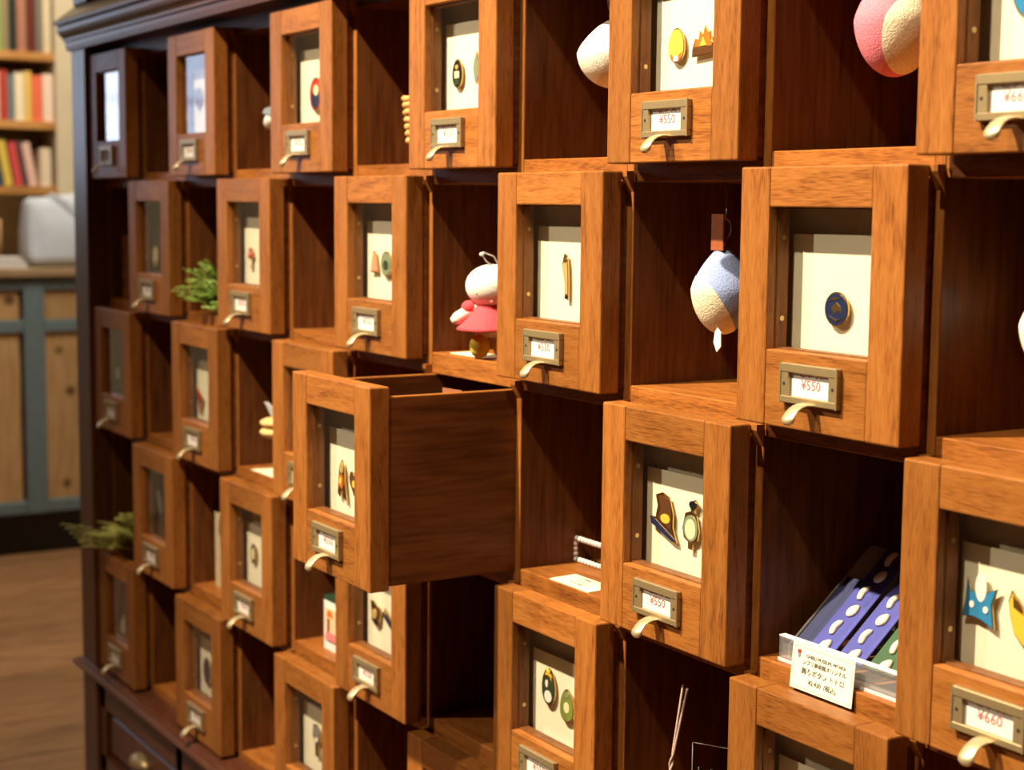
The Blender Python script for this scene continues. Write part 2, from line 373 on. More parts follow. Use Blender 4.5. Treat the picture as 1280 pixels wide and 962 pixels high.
for a_ in (b0, b1 - 0.007): bx.box(a_ - 0.0001, a_ + 0.0071, FT + 0.0003, 0.2352, t0 - 0.0022, t0 + 0.0003, 0.0007, mat=oak('y'))
M_box = bx.mesh('drawer_box')
st = MB(); oz1, oz0 = -RT, -FH + RB
st.box(SW, SW + 0.0012, 0.0095, 0.0206, oz0, oz1).box(FW - SW - 0.0012, FW - SW, 0.0095, 0.0206, oz0, oz1).box(SW + .0012, FW - SW - .0012, 0.0095, 0.0206, oz1 - 0.0012, oz1).box(SW + .0012, FW - SW - .0012, 0.0095, 0.0206, oz0, oz0 + 0.0012)
M_stop = one(st, wood('stop_wood', axis='z', dark=(0.10, 0.032, 0.010, 1), mid=(0.20, 0.075, 0.022, 1), light=(0.28, 0.11, 0.035, 1)))
M_pane = one(MB().box(SW, FW - SW, 0.0082, 0.0090, oz0, oz1), pane_m)
sc_ = MB()
for zz in (oz0 + 0.024, oz1 - 0.024):
    sc_.prism([(0.015 + 0.0022 * math.cos(a * math.pi / 4), zz + 0.0022 * math.sin(a * math.pi / 4)) for a in range(8)], SW + 0.0012, SW + 0.0017, 'x')
M_scr = one(sc_, screw_m)
M_brd = {k: one(MB().box(0.010, FW - 0.010, 0.0325, 0.0345, -FH + 0.030, -0.013), mt) for k, mt in (('t', taupe), ('b', brown_board))}
HX, HZ1, HZ0 = 0.0900, -0.1520, -0.1832
hd = MB(); hw = 0.0325
hx0, hx1 = HX - hw, HX + hw
hd.box(hx0, hx1, -0.0046, 0.0004, HZ1 - 0.0072, HZ1, 0.0007, mat=brass).box(hx0, hx1, -0.0046, 0.0004, HZ0, HZ0 + 0.0056, 0.0007, mat=brass).box(hx0, hx0 + 0.0098, -0.0040, 0.0004, HZ0 + 0.0056, HZ1 - 0.0072, mat=brass).box(hx1 - 0.0098, hx1, -0.0040, 0.0004, HZ0 + 0.0056, HZ1 - 0.0072, mat=brass)
hd.box(hx0, hx0 + 0.0016, -0.0047, -0.0040, HZ0, HZ1, mat=brass).box(hx1 - 0.0016, hx1, -0.0047, -0.0040, HZ0, HZ1, mat=brass)
for sx in (hx0 + 0.0052, hx1 - 0.0052):
    hd.prism([(sx + 0.0015 * math.cos(a * math.pi / 3), -0.1682 + 0.0015 * math.sin(a * math.pi / 3)) for a in range(6)], -0.0042, -0.0040, 'y', mat=plain('screw_hole', (0.02, 0.015, 0.01, 1), 0.6))
M_hold = hd.mesh('label_holder')
M_prc = one(MB().box(hx0 + 0.008, hx1 - 0.008, -0.0008, -0.0002, HZ0 + 0.004, HZ1 - 0.005), price_m)
# the pull: a strap that leaves the holder's lower edge, sweeps out and turns down into a rounded lip
pl = MB(); bm = pl.bm
path = [(0.0003, -0.1828, .0075, .0012), (-0.0045, -0.1822, .0072, .0012), (-0.0095, -0.1822, .0066, .0012), (-0.0140, -0.1834, .0062, .0012), (-0.0182, -0.1858, .0062, .0013), (-0.0212, -0.1890, .0066, .0015), (-0.0228, -0.1920, .0070, .0026), (-0.0236, -0.1948, .0060, .0028), (-0.0238, -0.1970, .0030, .0016)]
rings = []
for k, (y, z, hwid, th) in enumerate(path):
    a = path[max(k - 1, 0)]; b = path[min(k + 1, len(path) - 1)]
    t = Vector((0, b[0] - a[0], b[1] - a[1])).normalized(); nrm = Vector((0, -t.z, t.y))
    rings.append([bm.verts.new(Vector((HX, y, z)) + Vector((hwid * math.cos(2 * math.pi * j / 12), 0, 0)) + nrm * th * math.sin(2 * math.pi * j / 12)) for j in range(12)])
for A, B in zip(rings, rings[1:]):
    for j in range(12): bm.faces.new((A[j], A[(j + 1) % 12], B[(j + 1) % 12], B[j])).smooth = True
bm.faces.new(list(reversed(rings[0]))); bm.faces.new(rings[-1])
bmesh.ops.recalc_face_normals(bm, faces=bm.faces[:])
M_pull = one(pl, brass_lip)
T_top = text_mesh('ピンズ', 0.0092, ink_red)
T_550 = text_mesh('¥550', 0.0108, ink_red); T_660 = text_mesh('¥660', 0.0108, ink_red)
cards = {}
def card_mesh(top, x0=0.033):
    k = (top, x0)
    if k not in cards: cards[k] = one(MB().box(x0, 0.158, 0.0280, 0.0290, oz0 - 0.004, top, 0.0002), white_card)
    return cards[k]
CARD_TOP = {'A': -0.050, 'B': -0.0525, 'C': -0.0575, 'D': -0.0615, 'E': -0.060}
NOCARD = {'A0', 'B1', 'C0', 'D1', 'E0'}
OPEN = {'C6': -0.14}
for j in range(NR):
    for i in range(NC):
        if (i + j) % 2: continue
        n = 'ABCDE'[j] + str(i)
        d = put('drawer', M_box, cab, (i * P, OPEN.get(n, 0.0), H - j * Q))
        if n in OPEN: d['label'] = 'drawer pulled out of the cabinet'
        put('stile', M_stl, d); put('stile', M_str, d); put('rail', M_rt, d); put('rail', M_rb, d)
        put('window_stop', M_stop, d); put('glass_pane', M_pane, d); put('stop_screws', M_scr, d)
        put('backing_board', M_brd['b' if n in NOCARD else 't'], d)
        if n not in NOCARD:
            top = CARD_TOP[n[0]]; x0 = 0.033
            if n == 'A8': top, x0 = -0.022, 0.0345
            if n == 'A10': top, x0 = -0.022, 0.040
            put('display_card', card_mesh(top, x0), d)
        put('label_holder', M_hold, d); put('price_card', M_prc, d); put('pull', M_pull, d)
        put('price_text', T_top, d, (HX, -0.0009, -0.1590), UP)
        put('price_text', T_660 if n in ('A10', 'C10') else T_550, d, (HX, -0.0009, -0.1682), UP)

# ------------------------------------------------------------------ enamel pins on the display cards
def ell(cx=0, cz=0, rx=.5, rz=.5, n=20, a0=0): return [(cx + rx * math.cos(2 * math.pi * k / n + a0), cz + rz * math.sin(2 * math.pi * k / n + a0)) for k in range(n)]
def egg(k=0.25, n=20): return [(.5 * math.cos(t) * (1 - k * math.sin(t)), .5 * math.sin(t)) for t in (2 * math.pi * q / n for q in range(n))]
def rect(x0, x1, z0, z1): return [(x0, z0), (x1, z0), (x1, z1), (x0, z1)]
def shrink(pts, f): 
    cx = sum(p[0] for p in pts) / len(pts); cz = sum(p[1] for p in pts) / len(pts)
    return [(cx + (x - cx) * f, cz + (z - cz) * f) for x, z in pts]
LEAF = [(0, .5), (.22, .25), (.32, 0), (.2, -.3), (0, -.5), (-.2, -.3), (-.32, 0), (-.22, .25)]
HEART = [(0, -.5), (-.4, -.05), (-.5, .2), (-.38, .45), (-.15, .48), (0, .3), (.15, .48), (.38, .45), (.5, .2), (.4, -.05)]
FLAME = [(-.42, -.2), (-.38, .1), (-.22, .05), (-.18, .35), (-.02, .2), (.05, .5), (.2, .25), (.3, .3), (.34, 0), (.42, -.1), (.4, -.2)]
SHIELD = [(-.5, .5), (.5, .5), (.5, 0), (.3, -.3), (0, -.5), (-.3, -.3), (-.5, 0)]
CRES = [(-.4, .5), (-.1, .3), (.2, .0), (.5, -.45), (.1, -.5), (-.25, -.3), (-.42, 0), (-.5, .3)]
def pin(cell, lx, lz, w_, h_, label, outline, parts, kind='pin', back=gold, stand=0.0032):
    j = 'ABCDE'.index(cell[0]); i = int(cell[1:])
    yf = OPEN.get(cell, 0.0) + (0.0325 if cell in NOCARD else 0.0280)
    sc2 = lambda pts: [(x * w_, z * h_) for x, z in pts]
    mb = MB().prism(sc2(outline), -stand - 0.0013, -stand, 'y', mat=back)
    mb.tube([(0, -stand, 0), (0, 0.0, 0)], 0.0007, 6, mat=back)
    o = mb.build('enamel_pin', None, (i * P + lx, yf, H - j * Q + lz))
    tag(o, label, kind, 'enamel pins in the drawer windows')
    for k, (pts, mt) in enumerate(parts):
        MB().prism(sc2(pts), -stand - 0.0017 - 0.0002 * k, -stand - 0.0012, 'y').build('enamel_field', o, mat=mt)
    return o
navy = enamel('navy', 32, 42, 78); dgreen = enamel('dark_green', 48, 66, 44); sage = enamel('sage', 128, 140, 112)
cream = enamel('cream', 238, 222, 176); egg_y = enamel('egg_yellow', 240, 200, 80); orange = enamel('orange', 214, 110, 40)
brown = enamel('brown', 92, 58, 34); red = enamel('red', 190, 48, 40); salmon = enamel('salmon', 236, 150, 122); grey = enamel('grey', 130, 130, 126)
blue = enamel('blue', 52, 132, 182); white = enamel('white', 238, 234, 226); black = enamel('black', 28, 26, 28); tan = enamel('tan', 190, 160, 104); yellow = enamel('yellow', 224, 190, 66); lime = enamel('moss', 120, 134, 62); slate = enamel('slate', 96, 104, 128)
PINS = [
 ('A2', .0600, -.092, .030, .034, 'slate blue heart pin in the second drawer of the top row', HEART, [(shrink(HEART, .86), slate)]),
 ('A4', .0880, -.1067, .036, .042, 'round badge pin with red rim and navy foot in the third top row drawer', ell(), [(shrink(ell(), .9), red), (ell(0, -.12, .36, .3), navy), (ell(.05, .12, .2, .16), cream)]),
 ('A6', .0655, -.1033, .0215, .0305, 'dark egg shaped pin with cream middle and green base, fourth top row drawer', egg(.1), [(shrink(egg(.1), .88), black), (rect(-.24, .22, -.16, .08), cream), ([(-.2, -.2), (.2, -.2), (.3, -.42), (.06, -.36), (-.1, -.44), (-.28, -.38)], dgreen), (ell(0, .22, .15, .08), tan)]),
 ('A6', .1057, -.1001, .022, .034, 'sage green leaf pin beside the dark egg shaped pin', LEAF, [(shrink(LEAF, .85), sage), ([(-.2, -.2), (.2, -.24), (.06, -.44), (-.08, -.42)], grey)]),
 ('A8', .0691, -.1032, .0225, .0300, 'yellow egg shaped pin with an orange and white foot', egg(.12), [(shrink(egg(.12), .92), egg_y), ([(-.36, -.2), (-.16, -.32), (.1, -.3), (.38, -.2), (.26, -.42), (-.24, -.44)], orange), (rect(-.14, .16, -.45, -.3), white)]),
 ('A8', .1068, -.1022, .031, .026, 'orange flame pin on a brown log base', [(-.5, -.5), (-.5, -.25)] + FLAME[1:-1] + [(.5, -.2), (.5, -.42)], [(shrink(FLAME, .9), orange), ([(-.46, -.46), (.46, -.4), (.46, -.22), (-.46, -.24)], brown), ([(-.14, -.16), (-.02, .14), (.14, -.14)], egg_y)]),
 ('A10', .0775, -.0985, .032, .034, 'bright blue rounded pin in the rightmost top row drawer', egg(-.1), [(shrink(egg(-.1), .9), blue), (ell(-.3, .1, .12, .12), yellow)]),
 ('B1', .0440, -.1180, .026, .034, 'cream ball pin on a dark board in the leftmost second row drawer', ell(), [(shrink(ell(), .92), cream), (ell(0, -.3, .3, .12), tan)]),
 ('B3', .0640, -.1073, .020, .0285, 'small red and white mushroom shaped pin', [(-.5, .0), (-.3, .4), (0, .5), (.3, .4), (.5, 0), (.2, -.05), (.2, -.5), (-.2, -.5), (-.2, -.05)], [(shrink([(-.46, .02), (-.28, .38), (0, .46), (.28, .38), (.46, .02)], .95), red), (rect(-.14, .14, -.44, -.06), white), (ell(0, .22, .1, .08), white)]),
 ('B5', .0600, -.0999, .019, .0255, 'salmon pink bell shaped pin', [(-.5, -.5), (-.3, .1), (-.12, .5), (.12, .5), (.3, .1), (.5, -.5)], [(shrink([(-.5, -.5), (-.3, .1), (-.12, .5), (.12, .5), (.3, .1), (.5, -.5)], .86), salmon)]),
 ('B5', .0903, -.1016, .0265, .030, 'round pale green badge pin with a dark green centre', ell(), [(shrink(ell(), .88), sage), (ell(0, -.05, .26, .2), dgreen)]),
 ('B7', .0890, -.1006, .0140, .0450, 'tall slender tan figure pin', [(-.4, .28), (-.15, .5), (.2, .46), (.34, .25), (.42, -.1), (.4, -.5), (0, -.46), (-.12, -.1), (-.3, .1)], [(shrink([(-.4, .28), (-.15, .5), (.2, .46), (.34, .25), (.42, -.1), (.4, -.5), (0, -.46), (-.12, -.1), (-.3, .1)], .78), tan), (rect(.02, .34, -.47, -.40), black), (ell(0, .36, .2, .05), brown)]),
 ('B9', .0895, -.1095, .0265, .0270, 'round navy pin with gold scrolls and a gold tail', ell(0, 0, .5, .5) , [(shrink(ell(), .90), navy), ([(-.2, .05), (0, .2), (.2, .08), (.26, -.12), (.08, -.02), (-.1, -.16)], gold), ([(-.34, .2), (-.1, .34), (.18, .32), (-.08, .27)], gold), ([(-.3, -.2), (0, -.3), (.26, -.26), (0, -.36)], gold)]),
 ('C0', .0370, -.1200, .026, .038, 'white dome pin with a green foot in the leftmost third row drawer', egg(.1), [(shrink(egg(.1), .9), lime), (ell(.0, .18, .3, .26), white)]),
 ('C2', .0520, -.1166, .030, .046, 'red and dark triangular pin in the second drawer of the third row', [(-.5, .5), (.5, .1), (.1, -.5)], [(shrink([(-.5, .5), (.5, .1), (.1, -.5)], .84), red), ([(-.1, .2), (.3, .05), (.05, -.25)], black)]),
 ('C6', .0726, -.1093, .0225, .0440, 'orange and brown figure pin in the pulled out drawer', [(-.3, .3), (0, .5), (.25, .3), (.3, 0), (.5, -.5), (.2, -.4), (0, -.2), (-.2, -.42), (-.45, -.35), (-.4, 0)], [(ell(-.05, .3, .2, .14), tan), ([(-.3, .12), (.2, .12), (.26, -.1), (0, -.2), (-.36, -.12)], orange), (rect(.12, .2, -.4, .2), brown), (ell(-.1, -.02, .12, .08), egg_y)]),
 ('C6', .1008, -.1092, .0225, .0260, 'small brown pin at the right edge of the pulled out drawer window', HEART, [(shrink(HEART, .8), brown), (ell(0, 0, .15, .15), egg_y)]),
 ('C8', .0643, -.0980, .0400, .0430, 'dark bell shaped pin with a tan patch on a slanted navy bar', [(-.5, -.05), (-.3, -.06), (-.22, .2), (-.3, .42), (-.05, .5), (.2, .42), (.34, .1), (.34, -.2), (.5, -.5), (.3, -.48), (-.46, -.2)], [([(-.20, -.06), (-.1, .2), (-.2, .4), (.0, .45), (.2, .38), (.3, .1), (.28, -.24)], brown), ([(-.48, -.08), (-.3, -.1), (.46, -.44), (.3, -.46), (-.44, -.2)], navy), (ell(.08, -.04, .17, .1), yellow)]),
 ('C8', .1037, -.0985, .0265, .0450, 'sage pear shaped pin with a cream belly and black leaf on top', [(-.3, .2), (0, .26), (-.1, .4), (.2, .5), (.36, .42), (.1, .26), (.3, .18), (.44, -.1), (.36, -.3), (.12, -.36), (.1, -.5), (-.1, -.5), (-.12, -.36), (-.36, -.3), (-.44, -.1)], [(ell(0, -.08, .38, .26), sage), (ell(0, -.1, .28, .2), cream), (ell(.12, .39, .2, .08), black), (rect(-.08, .1, -.48, -.36), brown)]),
 ('C10', .0547, -.0958, .0320, .0400, 'blue star shaped pin with a white droplet on top', [(-.36, .36), (-.26, .14), (.1, .12), (.5, .28), (.36, -.02), (.44, -.46), (.1, -.36), (-.2, -.32), (-.5, -.36), (-.4, -.06)], [(shrink([(-.36, .36), (-.26, .14), (.1, .12), (.5, .28), (.36, -.02), (.44, -.46), (.1, -.36), (-.2, -.32), (-.5, -.36), (-.4, -.06)], .93), blue), (ell(.04, .24, .16, .26), white), (ell(-.2, -.1, .07, .06), white), (ell(.2, -.14, .07, .06), white)]),
 ('C10', .0929, -.1017, .0246, .0380, 'yellow crescent pin with a brown tip beside the blue star pin', CRES, [(shrink(CRES, .9), yellow), ([(-.34, .42), (-.08, .26), (.06, .1), (-.3, .2)], brown)]),
 ('D1', .0430, -.0850, .036, .072, 'grey feather shaped pin lying diagonally on a dark board', [(-.5, .5), (-.2, .45), (.3, -.1), (.5, -.5), (.1, -.25), (-.35, .2)], [(shrink([(-.5, .5), (-.2, .45), (.3, -.1), (.5, -.5), (.1, -.25), (-.35, .2)], .88), grey)]),  # pin shape added to paint the streak reflected in the glass
 ('D3', .0650, -.1014, .018, .029, 'thin black ring pin in the second drawer of the fourth row', ell(), [(shrink(ell(), .95), black), (shrink(ell(), .6), cream)]),
 ('D5', .0640, -.1040, .026, .030, 'dark speckled triple dot pin', [(-.5, .5), (-.2, .5), (.1, .35), (.5, .3), (.4, -.3), (.1, -.5), (-.4, -.3)], [(ell(-.3, .36, .13, .1), black), (ell(.25, .2, .16, .12), brown), (ell(.05, -.3, .26, .13), black), (ell(-.1, 0, .22, .2), tan)]),
 ('D5', .0985, -.1040, .030, .026, 'slanted navy bar pin with a tan knob', [(-.5, .1), (-.35, .5), (-.1, .3), (.5, -.2), (.5, -.5), (.3, -.5), (-.4, 0)], [([(-.46, .1), (-.2, .22), (.46, -.24), (.46, -.46), (-.36, .02)], navy), (ell(-.22, .34, .12, .12), tan)]),
 ('D7', .0683, -.0937, .0245, .0380, 'dark oval pin with white spots and a yellow star', egg(.12), [(shrink(ell(0, -.1, .45, .4), .92), dgreen), (ell(0, -.26, .27, .16), white), (ell(-.1, .08, .1, .1), white), ([(-.2, .5), (0, .42), (.2, .52), (.14, .38), (.24, .28), (0, .32), (-.24, .3), (-.12, .4)], yellow)]),
 ('D7', .1019, -.1044, .0240, .0340, 'moss green pear shaped pin with a cream middle', egg(.28), [(shrink(egg(.28), .9), lime), (ell(0, -.05, .2, .16), cream), (ell(.05, .34, .14, .08), sage)]),
 ('E0', .0400, -.1270, .028, .036, 'pale cluster pin low in the leftmost bottom row drawer', [(-.5, -.5), (-.4, .1), (-.1, .0), (.1, .5), (.4, .3), (.5, -.5)], [(shrink([(-.5, -.5), (-.4, .1), (-.1, .0), (.1, .5), (.4, .3), (.5, -.5)], .85), white)]),
 ('E2', .0700, -.1070, .030, .042, 'plain navy oval pin in the second drawer of the bottom row', ell(), [(shrink(ell(), .92), navy)]),
 ('E4', .0829, -.1007, .024, .043, 'grey capped pin with a dark stem in the third bottom row drawer', [(-.5, .1), (-.4, .45), (0, .5), (.5, .3), (.45, 0), (.2, -.1), (.3, -.5), (-.1, -.5), (-.2, -.05)], [(ell(0, .26, .4, .2), grey), (rect(-.1, .22, -.46, -.02), black), (ell(.02, .02, .16, .08), white)]),
]
for p_ in PINS: pin(*p_)

# ------------------------------------------------------------------ things in the cubbies
shelf_top = lambda j: H - (j + 1) * Q + 0.0135
def rag_doll():
    t = empty('rag_doll', (1.235, 0.047, shelf_top(1) + 0.0009)); tag(t, 'soft doll with round white head, coral red dress and yellow shoes in a cubby', 'doll')
    wt = fabric('white', 240, 234, 224); cr = fabric('coral', 226, 74, 84); ye = fabric('mustard', 222, 190, 70)
    z0 = 0.0
    fz = math.atan2(-.52, .84)     # the doll faces out of the cubby and a little to the right
    b = MB(); b.ball((0, 0, 0.044), (0.0155, 0.0145, 0.022), u=16, v=10)
    for s in (-1, 1):
        d = Vector((-math.sin(fz), math.cos(fz), 0)) * s
        b.tube([d * 0.010 + Vector((0, 0, 0.034)), d * 0.011 + Vector((0, 0, 0.022)), d * 0.012 + Vector((0, 0, 0.012))], [.0065, .0062, .006], 10)
        b.tube([d * 0.012 + Vector((0, 0, 0.056)), d * 0.028 + Vector((0, 0, 0.048)), d * 0.037 + Vector((0, 0, 0.042)), d * 0.0425 + Vector((0, 0, 0.039))], [.006, .0070, .0072, .0035], 10)
    b.build('body', t, mat=wt)
    MB().ball((0, 0, 0.0775), (0.0290, 0.0280, 0.0232), u=24, v=14).build('head', t, mat=wt)
    fd = MB()
    a = fz
    def onhead(ang, zz, k=1.0):
        dz = (zz - 0.0775) / 0.0222; r = math.sqrt(max(0, 1 - dz * dz))
        return Vector((0.0285 * r * math.cos(ang), 0.0270 * r * math.sin(ang), zz))
    for s in (-1, 1): fd.ball(onhead(a - s * 0.66, 0.0700), 0.0013, u=8, v=6)
    fd.build('eyes', t, mat=ink_dark)
    MB().ball(onhead(a, 0.0625), (0.0035, 0.0035, 0.0028), u=10, v=6).build('nose', t, mat=fabric('pink', 240, 170, 160))
    dr = MB(); prof = [(0.0125, 0.0605), (0.0165, 0.057), (0.021, 0.051), (0.027, 0.043), (0.0355, 0.034), (0.0375, 0.031), (0.0355, 0.0305), (0.019, 0.046), (0.011, 0.059)]
    n = 28; rings = [[dr.bm.verts.new(((r * (1 + (0.07 * math.sin(5 * q * 2 * math.pi / n) if z < 0.045 else 0))) * math.cos(2 * math.pi * q / n), r * math.sin(2 * math.pi * q / n), z)) for q in range(n)] for r, z in prof]
    for A, B in zip(rings, rings[1:]):
        for q in range(n): dr.bm.faces.new((A[q], B[q], B[(q + 1) % n], A[(q + 1) % n])).smooth = True
    for s in (-1, 1):
        d = Vector((-math.sin(fz), math.cos(fz), 0)) * s
        dr.ball(d * 0.024 + Vector((0, 0, 0.0545)), (0.0085, 0.0085, 0.0075), u=12, v=8)
    bmesh.ops.recalc_face_normals(dr.bm, faces=dr.bm.faces[:])
    dr.build('dress', t, mat=cr)
    sh = MB()
    for s in (-1, 1):
        d = Vector((-math.sin(fz), math.cos(fz), 0)) * s; f = Vector((math.cos(fz), math.sin(fz), 0))
        sh.ball(d * 0.0125 + f * 0.003 + Vector((0, 0, 0.0130)), (0.0112, 0.0112, 0.0130), u=14, v=8)
    sh.build('shoe', t, mat=ye)
    lp = MB(); lp.tube([(0.006, 0.0, 0.098), (0.005, -0.010, 0.104), (0.003, -0.014, 0.111), (-0.002, -0.010, 0.1135), (-0.003, 0.004, 0.109), (0.002, 0.008, 0.098)], 0.0007, 6)
    lp.ball((0.003, -0.0145, 0.1115), (0.0022, 0.003, 0.002), u=8, v=6)
    lp.build('hanging_loop', t, mat=plain('white_cord', lin(225, 220, 215), 0.6))
rag_doll()
def paper(name, pts, z, label, cat, mat=white_card, th=0.0008):
    o = MB().prism(pts, 0, th, 'z').build(name, None, (0, 0, z), mat=mat); return tag(o, label, cat)
paper('price_slip', [(1.158, 0.040), (1.154, 0.072), (1.262, 0.078), (1.266, 0.044)], shelf_top(1), 'cream paper slip under the doll with yellow shoes', 'paper')
o = paper('price_slip', [(1.3779, 0.0315), (1.3757, 0.0650), (1.4440, 0.0655), (1.4465, 0.0320)], shelf_top(2), 'cream price slip lying flat on the shelf in front of the bead bracelet', 'paper')
for k, (s_, sz, dy) in enumerate((('ジブリ美術館オリジナル', 0.0042, 0.0095), ('ブレスレット', 0.0050, 0.002), ('¥1,650 (税込)', 0.0042, -0.0065))):
    put('printed_text', text_mesh(s_, sz, ink_dark), o, (1.411, 0.0487 + dy, 0.0009))
paper('price_slip', [(0.605, 0.032), (0.612, 0.075), (0.700, 0.075), (0.700, 0.032)], shelf_top(2), 'white paper slip under the hanging bun charm', 'paper')

def plush_charm(name, label, c, rx, rz, main, belly=None, split=0.0, tilt=0.0, top=0.018, hang=None, tag_=False, strap=True, phase=0.0, bz=-0.75):
    # a plain drop shaped plush on a hook, no face
    t = empty(name, c); tag(t, label, 'plush')
    def fn(q, d):
        k = 1 - 0.42 * max(0, d.z) ** 1.2 + 0.06 * min(0, d.z)
        return Vector((q.x * k, q.y * k, q.z))
    rot = Matrix.Rotation(tilt, 3, 'Y')
    b = MB(); b.ball((0, 0, 0), (rx, rx * .95, rz), u=36, v=28, fn=fn, rot=rot); bmesh.ops.recalc_face_normals(b.bm, faces=b.bm.faces[:])
    b.build('body', t, mat=main)
    if belly:
        g = MB(); ax = Vector((math.cos(phase), math.sin(phase), bz)).normalized()
        g.ball((0, 0, 0), (rx * 1.015, rx * .965, rz * 1.015), u=36, v=28, fn=fn, rot=rot)
        nn = Vector((ax.x / rx, ax.y / rx, ax.z / rz)); ln = nn.length
        bmesh.ops.bisect_plane(g.bm, geom=g.bm.verts[:] + g.bm.edges[:] + g.bm.faces[:], plane_co=nn / ln * (split / ln), plane_no=nn / ln, clear_inner=True)
        bmesh.ops.recalc_face_normals(g.bm, faces=g.bm.faces[:])
        g.build('belly_patch', t, mat=belly)
    ht = hang - c[2]
    k = MB(); k.tube([(0, 0, rz - 0.003), (0.001, 0, rz + 0.006)], 0.0012, 8)
    n = 14; zc = rz + 0.006 + 0.009
    k.tube([(0.0, 0.0075 * math.sin(2 * math.pi * q / n), zc + 0.0095 * math.cos(2 * math.pi * q / n)) for q in range(n + 1)], 0.0009, 6, cap=False)
    k.tube([(0, 0, zc + 0.008), (0, 0.002, zc + 0.014), (0, 0, ht)], 0.0009, 6)
    k.build('clasp', t, mat=plain('steel', (0.45, 0.43, 0.4, 1), 0.3, 1.0))
    if strap:
        MB().box(-0.0085, 0.0085, -0.0010, 0.0010, -0.016, 0.016, 0.0006).build('leather_tab', t, (0.0, -0.0075, rz + 0.012), mat=plain('tan_leather', lin(150, 78, 40), 0.55, 0, 0.15, 200))
    if tag_:
        tg = MB().prism([(0, 0), (0.005, -0.004), (0.0055, -0.016), (0, -0.021), (-0.0045, -0.013), (-0.003, -0.004)], -0.0006, 0.0006, 'y').build('care_tag', t, (0.012, -rx * .52, -rz + 0.0065), mat=price_m)
blue_f = fabric('blue', 140, 156, 205); cream_f = fabric('cream', 236, 220, 192); pink_f = fabric('rose', 218, 118, 136); white_f = fabric('ivory', 240, 232, 216)
plush_charm('plush_charm', 'plain pale blue drop shaped plush with leather tab hanging in a cubby', (1.6060, 0.0610, H - 0.3145), 0.0290, 0.0385, blue_f, cream_f, 0.38, 0.0, hang=H - Q - 0.0102, tag_=True, phase=-1.95, bz=-0.9)
plush_charm('plush_charm', 'rose pink drop shaped plush with cream belly hanging in the top row', (1.7960, 0.0700, H - 0.0980), 0.0330, 0.0430, pink_f, cream_f, 0.58, 0.0, hang=H - 0.0102, strap=False, phase=-0.15, bz=-0.35)
plush_charm('plush_charm', 'ivory white plush hanging in the top row, half behind a drawer', (1.4190, 0.0715, H - 0.0960), 0.0370, 0.0330, white_f, hang=H - 0.0102, strap=False)
plush_charm('plush_charm', 'ivory white plush cut off by the right edge of the photo', (1.9560, 0.0880, H - 0.3240), 0.0340, 0.0400, white_f, hang=H - Q - 0.0102, strap=False)

# bead bracelet standing on the shelf
t = empty('bead_bracelet', (1.3220, 0.100, shelf_top(2))); tag(t, 'black and white twisted bead bracelet standing on a shelf', 'bracelet')
beads = [MB(), MB()]
loop = []
W_, H_ = 0.066, 0.0225
for k in range(11): loop.append((0.004 + k * W_ / 11, 0.003 + H_))
for k in range(4): loop.append((0.004 + W_, 0.003 + H_ - k * H_ / 4))
for k in range(11): loop.append((0.004 + W_ - k * W_ / 11, 0.003))
for k in range(4): loop.append((0.0025 - 0.0015 * math.sin(k * math.pi / 4), 0.003 + k * H_ / 4))
for k, (x, z) in enumerate(loop):
    beads[0].ball((x, 0, z), (0.0031, 0.0031, 0.0031), u=10, v=6)
    q = loop[(k + 1) % len(loop)]; beads[1].ball(((x + q[0]) / 2, 0, (z + q[1]) / 2), (0.0020, 0.0020, 0.0020), u=8, v=6)
beads[0].build('white_beads', t, mat=plain('pearl', lin(230, 224, 220), 0.25)); beads[1].build('black_beads', t, mat=black)

# bun charm hanging in the third row
t = empty('bun_charm', (0.690, 0.032, H - 0.5460)); tag(t, 'tan split bun shaped charm with grey fin hanging in a third row cubby', 'charm')
b = MB(); b.ball((0, 0, 0.0065), (0.023, 0.02, 0.0075), u=18, v=10).ball((0, 0, -0.0065), (0.023, 0.02, 0.0085), u=18, v=10); b.build('bun', t, mat=plain('bun_tan', lin(222, 186, 120), 0.6, 0, 0.15, 150))
MB().prism([(-0.030, 0.032), (-0.02, 0.0265), (-0.004, 0.014), (0.012, 0.014), (0.010, 0.026), (-0.012, 0.027)], -0.003, 0.003, 'y').build('fin', t, mat=enamel('pale_grey', 176, 172, 176))
MB().tube([(0.004, 0, 0.020), (0.004, 0, 0.1155)], 0.0007, 6).build('cord', t, mat=plain('white_cord', lin(225, 220, 215), 0.6))

# small grey bird charm in the top row and twine bundle
t = empty('bird_charm', (0.700, 0.030, H - 0.1300)); tag(t, 'small white and grey bird charm peeping from behind a top row drawer', 'charm')
MB().ball((0, 0, 0), (0.026, 0.011, 0.012), u=16, v=10, fn=lambda q, d: Vector((q.x, q.y, q.z + 0.30 * q.x * (1 if q.x < 0 else 0.2)))).build('body', t, mat=white)
MB().prism([(-0.012, 0.006), (0.016, 0.002), (0.018, 0.014), (-0.006, 0.012)], -0.012, 0.012, 'y').build('wing', t, mat=grey)
MB().tube([(0, 0, 0.010), (0, 0, 0.1198)], 0.0006, 6).build('cord', t, mat=plain('white_cord', lin(225, 220, 215), 0.6))
t = empty('straw_ornament', (1.080, 0.040, H - 0.1500)); tag(t, 'straw coloured knotted ornament hanging in a top row cubby', 'ornament')
b = MB(); rnd = random.Random(3)
for k in range(7):
    z = 0.026 - k * 0.0078; rr = 0.024 - 0.0022 * k
    b.tube([(rr * math.cos(a * math.pi / 7) * (1 + .15 * rnd.random()), 0.010 * math.sin(a * math.pi / 7), z + 0.002 * rnd.random()) for a in range(15)], 0.0036, 7)
b.build('coil', t, mat=plain('straw', lin(200, 150, 84), 0.8, 0, 0.25, 300))
